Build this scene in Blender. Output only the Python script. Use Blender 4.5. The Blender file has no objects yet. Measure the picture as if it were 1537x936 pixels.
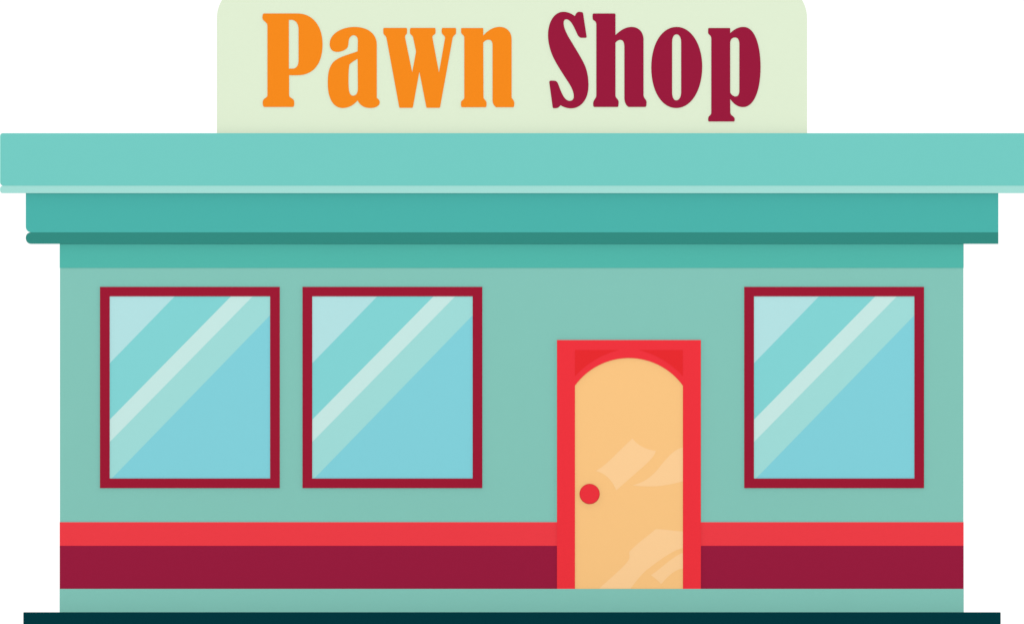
import bpy, bmesh, math, re

# ---------------------------------------------------------------- camera, sky, sun, exposure
S = 140.0                       # pixels of elevation drawing per metre
GROUND_PX = 938.8               # the ground line of the elevation
scene = bpy.context.scene
cam = bpy.data.cameras.new('camera')
cam.type = 'ORTHO'
cam.ortho_scale = 1537 / S
cam.clip_end = 2000
co = bpy.data.objects.new('camera', cam)
scene.collection.objects.link(co)
co.location = (0, -30, (GROUND_PX - 468) / S)
co.rotation_euler = (math.radians(90), 0, 0)
scene.camera = co

world = bpy.data.worlds.new('World'); scene.world = world
world.use_nodes = True
bg = world.node_tree.nodes['Background']
bg.inputs['Color'].default_value = (1, 1, 1, 1)      # even white overcast
bg.inputs['Strength'].default_value = 0.6
sun = bpy.data.lights.new('sun', 'SUN')
sun.energy = 3.2; sun.angle = math.radians(6); sun.color = (1, 0.995, 0.985)
so = bpy.data.objects.new('sun', sun); scene.collection.objects.link(so)
so.rotation_euler = (math.radians(90 - 2), 0, 0)
so.location = (0, -20, 6)
scene.view_settings.view_transform = 'Standard'
scene.view_settings.look = 'None'
scene.view_settings.exposure = 0.85
scene.view_settings.gamma = 1.0
scene.view_settings.use_curve_mapping = False

# ---------------------------------------------------------------- helpers
COL = scene.collection
X = lambda px: (px - 768.5) / S
Z = lambda py: (GROUND_PX - py) / S

def lin(c):
    c /= 255.0
    return c / 12.92 if c <= 0.04045 else ((c + 0.055) / 1.055) ** 2.4

GAIN = {'cream_panel': (2.8, 2.8, 2.77), 'wall_green': (2.66, 2.7, 2.67), 'door_peach': (2.7,) * 3, 'door_gloss': (2.68,) * 3, 'door_red': (2.66,) * 3, 'frieze_teal': (2.6, 2.66, 2.62), 'plinth_green': (2.53,) * 3, 'wainscot_maroon': (2.6,) * 3, 'stripe_red': (2.62,) * 3}
def mat(name, rgb, rough=0.65, spec=0.12, vary=0.0):
    m = bpy.data.materials.new(name); m.use_nodes = True
    nt = m.node_tree; b = nt.nodes['Principled BSDF']
    g = GAIN.get(name, (2.74, 2.75, 2.72))
    col = tuple(min(0.9, lin(c) / k) for c, k in zip(rgb, g)) + (1,)
    b.inputs['Base Color'].default_value = col
    b.inputs['Roughness'].default_value = rough
    b.inputs['Specular IOR Level'].default_value = spec * 0.02
    if vary:
        tc = nt.nodes.new('ShaderNodeTexCoord')
        n = nt.nodes.new('ShaderNodeTexNoise'); n.inputs['Scale'].default_value = 3.0
        n.inputs['Detail'].default_value = 6
        r = nt.nodes.new('ShaderNodeMapRange')
        r.inputs['To Min'].default_value = 1 - vary; r.inputs['To Max'].default_value = 1 + vary
        mx = nt.nodes.new('ShaderNodeVectorMath'); mx.operation = 'SCALE'
        mx.inputs[0].default_value = col[:3]
        nt.links.new(tc.outputs['Object'], n.inputs['Vector'])
        nt.links.new(n.outputs['Fac'], r.inputs['Value'])
        nt.links.new(r.outputs['Result'], mx.inputs['Scale'])
        nt.links.new(mx.outputs[0], b.inputs['Base Color'])
    return m

#MATS
M = {k: mat(k, *v) for k, v in {
    'cream_panel':   ((226, 240, 212),),
    'orange_paint':  ((245, 138, 29),),
    'crimson_paint': ((152, 27, 60),),
    'fascia_teal':   ((116, 204, 195),),
    'mint_trim':     ((165, 223, 214),),
    'cornice_teal':  ((76, 180, 171),),
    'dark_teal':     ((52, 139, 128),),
    'frieze_teal':   ((81, 182, 168),),
    'wall_green':    ((131, 197, 184), .7, .1, .012),
    'plinth_green':  ((128, 192, 180), .7, .1, .012),
    'stripe_red':    ((236, 61, 70),),
    'wainscot_maroon': ((150, 28, 61),),
    'frame_crimson': ((157, 27, 52),),
    'door_red':      ((238, 52, 62),),
    'knob_red':      ((238, 52, 62),),
    'spandrel_red':  ((233, 44, 48),),
    'door_peach':    ((251, 199, 132),),
    'door_gloss':   ((253, 208, 152),),
    'glass_glint_pale':    ((181, 227, 228), .4),
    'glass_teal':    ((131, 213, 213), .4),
    'glass_glint_white':   ((200, 234, 229), .4),
    'glass_glint_mint':    ((160, 221, 217), .4),
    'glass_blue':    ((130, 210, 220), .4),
    'slab_navy':     ((2, 57, 64),),
}.items()}
M['ground_white'] = mat('ground_white', (255, 255, 255), .9, .05)
M['ground_white'].node_tree.nodes['Principled BSDF'].inputs['Base Color'].default_value = (.85, .85, .85, 1)

def put(name, bm, mats, parent=None, loc=(0, 0, 0)):
    """link a bmesh as one object; loc is its origin in world space"""
    me = bpy.data.meshes.new(name)
    for v in bm.verts:
        v.co.x -= loc[0]; v.co.y -= loc[1]; v.co.z -= loc[2]
    bmesh.ops.recalc_face_normals(bm, faces=bm.faces)
    bm.to_mesh(me); bm.free()
    for m in (mats if isinstance(mats, list) else [mats]): me.materials.append(m)
    o = bpy.data.objects.new(name, me); COL.objects.link(o)
    o.location = loc
    if parent:
        o.parent = parent
        w = world_loc(parent)
        o.location = (loc[0] - w[0], loc[1] - w[1], loc[2] - w[2])
    return o

def world_loc(o):
    x, y, z = o.location
    if o.parent:
        a = world_loc(o.parent); x += a[0]; y += a[1]; z += a[2]
    return (x, y, z)

def empty(name, loc, label, cat):
    o = bpy.data.objects.new(name, None); COL.objects.link(o); o.location = loc
    o.empty_display_size = .3
    o['label'] = label; o['category'] = cat
    return o

def box(bm, x0, x1, y0, y1, z0, z1, mi=0, bev=0.0):
    r = bmesh.ops.create_cube(bm, size=1)
    vs = r['verts']
    for v in vs:
        v.co.x = x0 if v.co.x < 0 else x1
        v.co.y = y0 if v.co.y < 0 else y1
        v.co.z = z0 if v.co.z < 0 else z1
    fs = {f for v in vs for f in v.link_faces}
    for f in fs: f.material_index = mi
    if bev:
        es = list({e for v in vs for e in v.link_edges})
        bmesh.ops.bevel(bm, geom=es, offset=bev, segments=2, affect='EDGES', material=mi)

def pbox(bm, px0, px1, py0, py1, y0, y1, mi=0, bev=0.0):
    box(bm, X(px0), X(px1), y0, y1, Z(py1), Z(py0), mi, bev)

def path(d, ox=0, oy=0, sc=1.0, seg=14):
    """svg style path -> list of points in drawing units"""
    t = re.findall(r'[MLCQZ]|-?[\d.]+', d)
    pts = []; i = 0; cmd = None
    def num(n):
        nonlocal i
        v = [float(a) for a in t[i:i + n]]; i += n
        return [(v[k], v[k + 1]) for k in range(0, n, 2)]
    while i < len(t):
        if t[i] in 'MLCQZ': cmd = t[i]; i += 1
        if cmd == 'Z': continue
        if cmd in 'ML': pts += num(2)
        elif cmd == 'C':
            a = pts[-1]; b, c, e = num(6)
            for k in range(1, seg + 1):
                u = k / seg; w = 1 - u
                pts.append(tuple(w**3*a[j] + 3*w*w*u*b[j] + 3*w*u*u*c[j] + u**3*e[j] for j in (0, 1)))
        elif cmd == 'Q':
            a = pts[-1]; b, e = num(4)
            for k in range(1, 7):
                u = k / 6; w = 1 - u
                pts.append(tuple(w*w*a[j] + 2*w*u*b[j] + u*u*e[j] for j in (0, 1)))
    if math.dist(pts[0], pts[-1]) < 1e-6: pts.pop()
    return [(X(ox + p[0] / sc), Z(oy + p[1] / sc)) for p in pts]

def prism(bm, loops, y0, y1, mi=0):
    """solid between y0 and y1 from an outline with holes (x,z loops)"""
    cu = bpy.data.curves.new('c', 'CURVE'); cu.dimensions = '2D'; cu.fill_mode = 'BOTH'
    cu.extrude = abs(y1 - y0) / 2
    for lp in loops:
        sp = cu.splines.new('POLY'); sp.points.add(len(lp) - 1)
        for p, (x, z) in zip(sp.points, lp): p.co = (x, z, 0, 1)
        sp.use_cyclic_u = True
    ob = bpy.data.objects.new('c', cu); COL.objects.link(ob)
    bpy.context.view_layer.update()
    me = bpy.data.meshes.new_from_object(ob.evaluated_get(bpy.context.evaluated_depsgraph_get()))
    bpy.data.objects.remove(ob); bpy.data.curves.remove(cu)
    t = bmesh.new(); t.from_mesh(me); bpy.data.meshes.remove(me)
    bmesh.ops.remove_doubles(t, verts=t.verts, dist=1e-5)
    ym = (y0 + y1) / 2
    vm = [bm.verts.new((v.co.x, ym - v.co.z, v.co.y)) for v in t.verts]
    t.verts.index_update()
    for f in t.faces:
        nf = bm.faces.new([vm[v.index] for v in f.verts]); nf.material_index = mi
    t.free()

def rect(x0, x1, y0, y1): return [(X(x0), Z(y0)), (X(x1), Z(y0)), (X(x1), Z(y1)), (X(x0), Z(y1))]

# ---------------------------------------------------------------- setting
DEPTH = 7.0
bm = bmesh.new()
bmesh.ops.create_grid(bm, x_segments=8, y_segments=8, size=600)
g = put('ground', bm, M['ground_white']); g['kind'] = 'structure'

bm = bmesh.new()
pbox(bm, 35, 1502, 918, GROUND_PX - .5, -.22, DEPTH + .6, 0, .004)
p = put('pavement', bm, M['slab_navy'], loc=(0, 0, Z(GROUND_PX)))
p['kind'] = 'structure'
p['label'] = 'dark navy paved slab the shop stands on'

# ---------------------------------------------------------------- the shop
WINS = [(150, 420), (454, 724), (1117, 1387)]
shop = empty('pawn_shop', (0, DEPTH / 2, Z(918)),
             'single storey teal shop building with crimson framed windows and a red arched door', 'shop')
L, R_ = 90, 1446

bm = bmesh.new()                                   # walls, with real openings at the front
holes = [rect(a + 7, b - 7, 438, 725) for a, b in WINS]
holes.append(rect(850, 1038, 520, 883 + 4))
prism(bm, [rect(L, R_, 350, 918)] + holes, 0, .2)
box(bm, X(L), X(L) + .2, .2, DEPTH, Z(918), Z(350))
box(bm, X(R_) - .2, X(R_), .2, DEPTH, Z(918), Z(350))
box(bm, X(L) + .2, X(R_) - .2, DEPTH - .2, DEPTH, Z(918), Z(350))
put('wall', bm, M['wall_green'], shop, (0, 0, Z(918)))

def band(name, py0, py1, proud, side, m, gap=True):
    bm = bmesh.new()
    e = side * S
    if gap:
        pbox(bm, L - e, 836, py0, py1, -proud, .02)
        pbox(bm, 1052, R_ + e, py0, py1, -proud, .02)
    else:
        pbox(bm, L - e, R_ + e, py0, py1, -proud, .02)
    pbox(bm, L - e, L + 4, py0, py1, .02, DEPTH + proud)
    pbox(bm, R_ - 4, R_ + e, py0, py1, .02, DEPTH + proud)
    pbox(bm, L + 4, R_ - 4, py0, py1, DEPTH - .02, DEPTH + proud)
    return put(name, bm, m, shop, (0, 0, Z(py1)))
band('frieze', 366, 402, .010, .003, M['frieze_teal'], False)
band('painted_stripe', 783, 818.4, .012, .003, M['stripe_red'])
band('wainscot', 818.4, 883, .010, .003, M['wainscot_maroon'])
band('plinth', 883, 918, .036, .004, M['plinth_green'], False)

def slab(name, d, over, m):
    bm = bmesh.new(); prism(bm, [path(d)], -over, DEPTH + over)
    return put(name, bm, m, shop, (0, 0, 0))
O2, O1 = .10, .20
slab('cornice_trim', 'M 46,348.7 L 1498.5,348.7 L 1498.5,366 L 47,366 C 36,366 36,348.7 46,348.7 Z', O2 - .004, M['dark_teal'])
slab('cornice', 'M 38.7,290 L 1498.5,290 L 1498.5,348.7 L 46,348.7 C 42,348 38.7,345 38.7,340 Z', O2, M['cornice_teal'])
slab('fascia_trim', 'M 4,278.7 L 1541,278.7 L 1541,290 L 4,290 C -1.5,290 -1.5,279 4,278.7 Z', O1 - .004, M['mint_trim'])
slab('fascia', 'M 4,200 L 1541,200 L 1541,278.7 L 4,278.7 C 2,278 0,276 0,273 L 0,205 C 0,202 2,200 4,200 Z', O1, M['fascia_teal'])
# windows: frame with a sill depth, pane with diagonal reflections painted as coloured bands
for a, b in WINS:
    y0, y1 = 430.3, 732
    fa, fb, ft, fbm = a + 14.7, b - 14.6, 444.6, 717.5
    bm = bmesh.new()
    prism(bm, [rect(a, b, y0, y1), rect(fa, fb, ft, fbm)], -.026, .06)
    fr = put('window', bm, M['frame_crimson'], shop, (X((a + b) / 2), 0, Z(y1)))
    bm = bmesh.new()
    W, H = fb - fa, fbm - ft
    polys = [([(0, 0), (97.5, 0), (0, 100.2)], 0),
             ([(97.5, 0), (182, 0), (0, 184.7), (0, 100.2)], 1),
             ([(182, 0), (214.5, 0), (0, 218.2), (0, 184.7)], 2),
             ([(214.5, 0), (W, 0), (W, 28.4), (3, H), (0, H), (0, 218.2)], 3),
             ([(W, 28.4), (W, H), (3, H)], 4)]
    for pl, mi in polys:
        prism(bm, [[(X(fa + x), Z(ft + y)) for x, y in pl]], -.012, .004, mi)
    put('pane', bm, [M['glass_glint_pale'], M['glass_teal'], M['glass_glint_white'], M['glass_glint_mint'], M['glass_blue']],
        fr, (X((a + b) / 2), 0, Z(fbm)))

# door frame with arched opening
def arc(cx, cy, r, x0, x1, n=40):
    out = []
    for k in range(n + 1):
        x = x0 + (x1 - x0) * k / n
        out.append((x, cy - math.sqrt(r * r - (x - cx) ** 2)))
    return out
bm = bmesh.new()
ar = [(X(x), Z(y)) for x, y in arc(944, 636.9, 99.9, 863, 1025)]
prism(bm, [[(X(836), Z(883)), (X(836), Z(510)), (X(1052), Z(510)), (X(1052), Z(883)), (X(1025), Z(883))]
           + ar[::-1] + [(X(863), Z(883))]], -.034, .1)
dfr = put('door_frame', bm, M['door_red'], shop, (X(944), 0, Z(883)))
for mir in (1, -1):
    q = [(863, 525), (928, 525), (901.5, 534.4), (881, 548.7), (863, 564)]
    crv = path('M 863,525 L 929,525 C 908,530 882,543 863,564.5 Z')
    if mir < 0:
        crv = [(2 * X(944) - x, z) for x, z in crv]
    bm = bmesh.new(); prism(bm, [crv], -.0365, -.03)
    put('spandrel_panel', bm, M['spandrel_red'], dfr, (sum(c[0] for c in crv) / len(crv), -.05, Z(545)))

bm = bmesh.new()
leaf = [(X(x), Z(y)) for x, y in arc(944, 636.9, 102, 861, 1027)]
prism(bm, [[(X(861), Z(883))] + leaf + [(X(1027), Z(883))]], -.012, .05, 0)
gloss_shapes = ['M 465,63 C 490,95 530,122 592,130 C 585,160 560,180 530,210 L 378,343 C 360,300 330,255 268,238 C 310,215 345,180 380,145 Z',
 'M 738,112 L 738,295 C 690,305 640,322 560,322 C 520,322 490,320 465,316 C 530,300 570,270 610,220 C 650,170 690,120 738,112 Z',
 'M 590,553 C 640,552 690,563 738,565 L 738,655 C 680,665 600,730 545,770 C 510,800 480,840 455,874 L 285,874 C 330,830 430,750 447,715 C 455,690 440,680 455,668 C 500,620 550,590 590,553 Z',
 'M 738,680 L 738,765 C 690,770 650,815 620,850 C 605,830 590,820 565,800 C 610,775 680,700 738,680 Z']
for s in gloss_shapes: prism(bm, [path(s, 820, 640, 3.6)], -.014, -.010, 1)  # pale gloss on the door, painted as thin raised shapes
door = put('door', bm, [M['door_peach'], M['door_gloss']], shop, (X(944), 0, Z(883)))

# knob: a lathe turned flat-faced round knob
bm = bmesh.new()
prof = [(.0, -.058), (.094, -.058), (.102, -.0568), (.107, -.053), (.1085, -.048), (.104, -.042), (.06, -.035), (.04, -.030), (.04, -.011)]
cx, cz, n = X(885), Z(740.7), 48
rings = []
for r, y in prof:
    if r == 0: rings.append([bm.verts.new((cx, y, cz))])
    else: rings.append([bm.verts.new((cx + r*math.cos(2*math.pi*k/n), y, cz + r*math.sin(2*math.pi*k/n))) for k in range(n)])
for a, b in zip(rings, rings[1:]):
    for k in range(n):
        if len(a) == 1: bm.faces.new([a[0], b[k], b[(k+1) % n]])
        else: bm.faces.new([a[k], a[(k+1) % n], b[(k+1) % n], b[k]])
kn = put('door_knob', bm, M['knob_red'], door, (cx, -.012, cz))
for f in kn.data.polygons: f.use_smooth = len(f.vertices) == 4

# ---------------------------------------------------------------- the sign on the roof
SY = -.12
sign = empty('shop_sign', (X(768), SY + .06, Z(200)),
             'cream rooftop sign board with rounded corners reading Pawn Shop in orange and crimson letters', 'sign')
bm = bmesh.new()
prism(bm, [path('M 325.5,200 L 325.5,28 C 325.5,0 346,-22 375,-22 L 1162,-22 C 1191,-22 1211.5,0 1211.5,28 L 1211.5,200 Z')], SY, SY + .12)
put('board', bm, M['cream_panel'], sign, (X(768), SY + .06, Z(200)))
G1, G2, G3, G4 = (380, 0, 5.2), (570, 20, 5.85), (810, 0, 5.2), (970, 20, 5.505)
LET = [
 ('P', 'orange_paint', G1, ['M 85,107 L 345,107 C 470,107 542,210 542,348 C 542,500 470,589 345,589 L 281,589 L 281,745 C 281,768 321,765 321,800 C 321,818 319,836 309,836 L 88,836 C 78,836 74,818 74,800 C 74,765 111,768 111,745 L 111,205 C 111,170 72,170 72,140 C 72,120 75,107 85,107 Z',
   'M 279,157 L 300,157 C 335,160 354,190 354,235 L 354,470 C 354,510 340,537 305,537 L 279,537 Z']),
 ('a', 'orange_paint', G1, ['M 597,340 C 600,265 690,212 790,212 C 900,212 965,270 965,350 L 965,765 C 975,772 988,785 988,800 C 988,825 960,844 915,844 C 860,844 832,820 815,785 C 785,820 750,844 697,844 C 620,844 582,760 582,655 C 582,590 585,540 620,492 C 660,445 740,430 815,402 L 817,320 C 817,262 752,262 745,325 C 743,375 735,378 715,391 C 695,402 675,407 655,407 C 615,407 595,380 597,340 Z',
   'M 815,460 L 817,690 C 817,730 800,748 780,748 C 755,748 745,715 745,660 C 743,600 745,540 752,505 C 765,490 790,475 815,460 Z']),
 ('w', 'orange_paint', G2, ['M 38,130 L 232,130 C 242,130 240,150 240,170 C 240,190 222,188 222,212 L 285,518 L 317,345 L 317,330 L 293,215 C 285,190 265,190 265,170 C 265,150 262,130 277,130 L 482,130 C 492,130 490,155 490,170 C 490,192 462,190 462,212 L 520,520 L 573,220 C 573,195 543,190 543,165 C 543,150 543,130 553,130 L 662,130 C 672,130 670,150 670,175 C 665,195 645,195 640,220 L 530,825 Q 528,831 520,831 L 420,831 Q 410,831 408,822 L 348,515 L 292,822 Q 290,831 280,831 L 182,831 Q 172,831 170,822 L 60,225 C 55,195 31,195 31,170 C 31,150 28,130 38,130 Z']),
 ('n', 'orange_paint', G2, ['M 722,131 L 900,131 Q 909,131 909,140 L 909,197 C 950,150 1000,121 1052,121 C 1115,121 1158,165 1158,230 L 1158,740 C 1165,760 1182,765 1182,790 L 1180,815 Q 1178,826 1168,826 L 1022,826 C 1000,810 990,790 990,760 L 990,285 C 990,250 980,234 955,234 C 935,234 920,245 909,260 L 911,740 C 915,760 938,765 938,790 C 938,805 938,826 928,826 L 722,826 C 712,826 713,805 713,785 C 713,765 742,762 742,740 L 742,215 C 742,190 714,190 714,165 L 714,140 Q 714,131 722,131 Z']),
 ('S', 'crimson_paint', G3, ['M 185,94 C 220,94 250,108 275,128 C 282,105 295,94 310,94 L 328,96 Q 338,98 340,110 L 367,288 Q 368,297 355,297 L 322,297 C 300,290 295,270 285,250 C 262,200 240,153 208,153 C 190,153 186,170 188,190 C 192,230 215,275 250,330 C 300,415 350,490 365,545 C 378,590 383,640 381,680 C 378,780 320,847 245,847 C 215,847 190,838 163,823 C 150,838 145,845 120,846 L 112,846 Q 103,845 101,835 L 75,645 Q 74,630 90,630 L 118,631 C 138,635 142,650 150,670 C 172,730 195,788 235,788 C 260,786 268,770 266,745 C 262,700 235,660 205,615 C 160,545 110,470 88,405 C 70,350 65,310 65,275 C 65,180 110,94 185,94 Z']),
 ('h', 'crimson_paint', G3, ['M 424,107 L 582,107 Q 592,107 592,118 L 592,275 C 630,238 670,212 718,212 C 775,212 811,255 811,310 L 811,745 C 815,775 835,775 835,800 L 833,825 Q 830,836 820,836 L 695,836 C 672,825 661,795 661,765 L 661,370 C 661,335 652,313 630,313 C 615,313 602,322 592,335 L 592,745 C 592,770 617,772 617,800 L 615,825 Q 613,836 605,836 L 430,836 Q 418,836 418,820 C 412,780 442,775 442,745 L 442,195 C 442,175 432,165 420,160 C 412,150 412,140 413,118 Q 414,107 424,107 Z']),
 ('o', 'crimson_paint', G4, ['M 252,114 C 375,114 463,265 463,440 C 463,640 370,784 248,784 C 125,784 41,640 41,450 C 41,260 125,114 252,114 Z',
   'M 250,176 C 272,176 288,200 288,240 L 288,650 C 288,695 270,720 248,720 C 228,720 214,695 214,650 L 214,245 C 214,200 228,176 250,176 Z']),
 ('p', 'crimson_paint', G4, ['M 520,123 L 686,123 Q 694,123 694,133 L 694,165 C 725,135 760,114 805,114 C 895,114 945,260 945,445 C 945,640 890,776 800,776 C 750,776 720,745 694,710 L 695,822 C 698,850 731,850 731,875 C 731,885 731,895 721,895 L 520,895 C 510,895 510,880 512,865 C 515,845 536,845 537,822 L 537,210 C 537,180 511,180 511,160 L 511,135 Q 512,123 520,123 Z',
   'M 732,202 C 757,202 769,220 769,260 L 769,640 C 769,672 757,688 735,688 C 715,685 694,665 694,650 L 694,250 C 694,220 708,202 732,202 Z']),
]
for ch, m, gg, ds in LET:
    bm = bmesh.new(); lps = [path(d, *gg) for d in ds]
    prism(bm, lps, SY - .012, SY + .01)
    x = sum(q[0] for q in lps[0]) / len(lps[0]); z = min(q[1] for q in lps[0])
    o = put('letter', bm, M[m], sign, (x, SY, z))
    o['label'] = ('orange' if m[0] == 'o' else 'crimson') + ' painted letter ' + ch
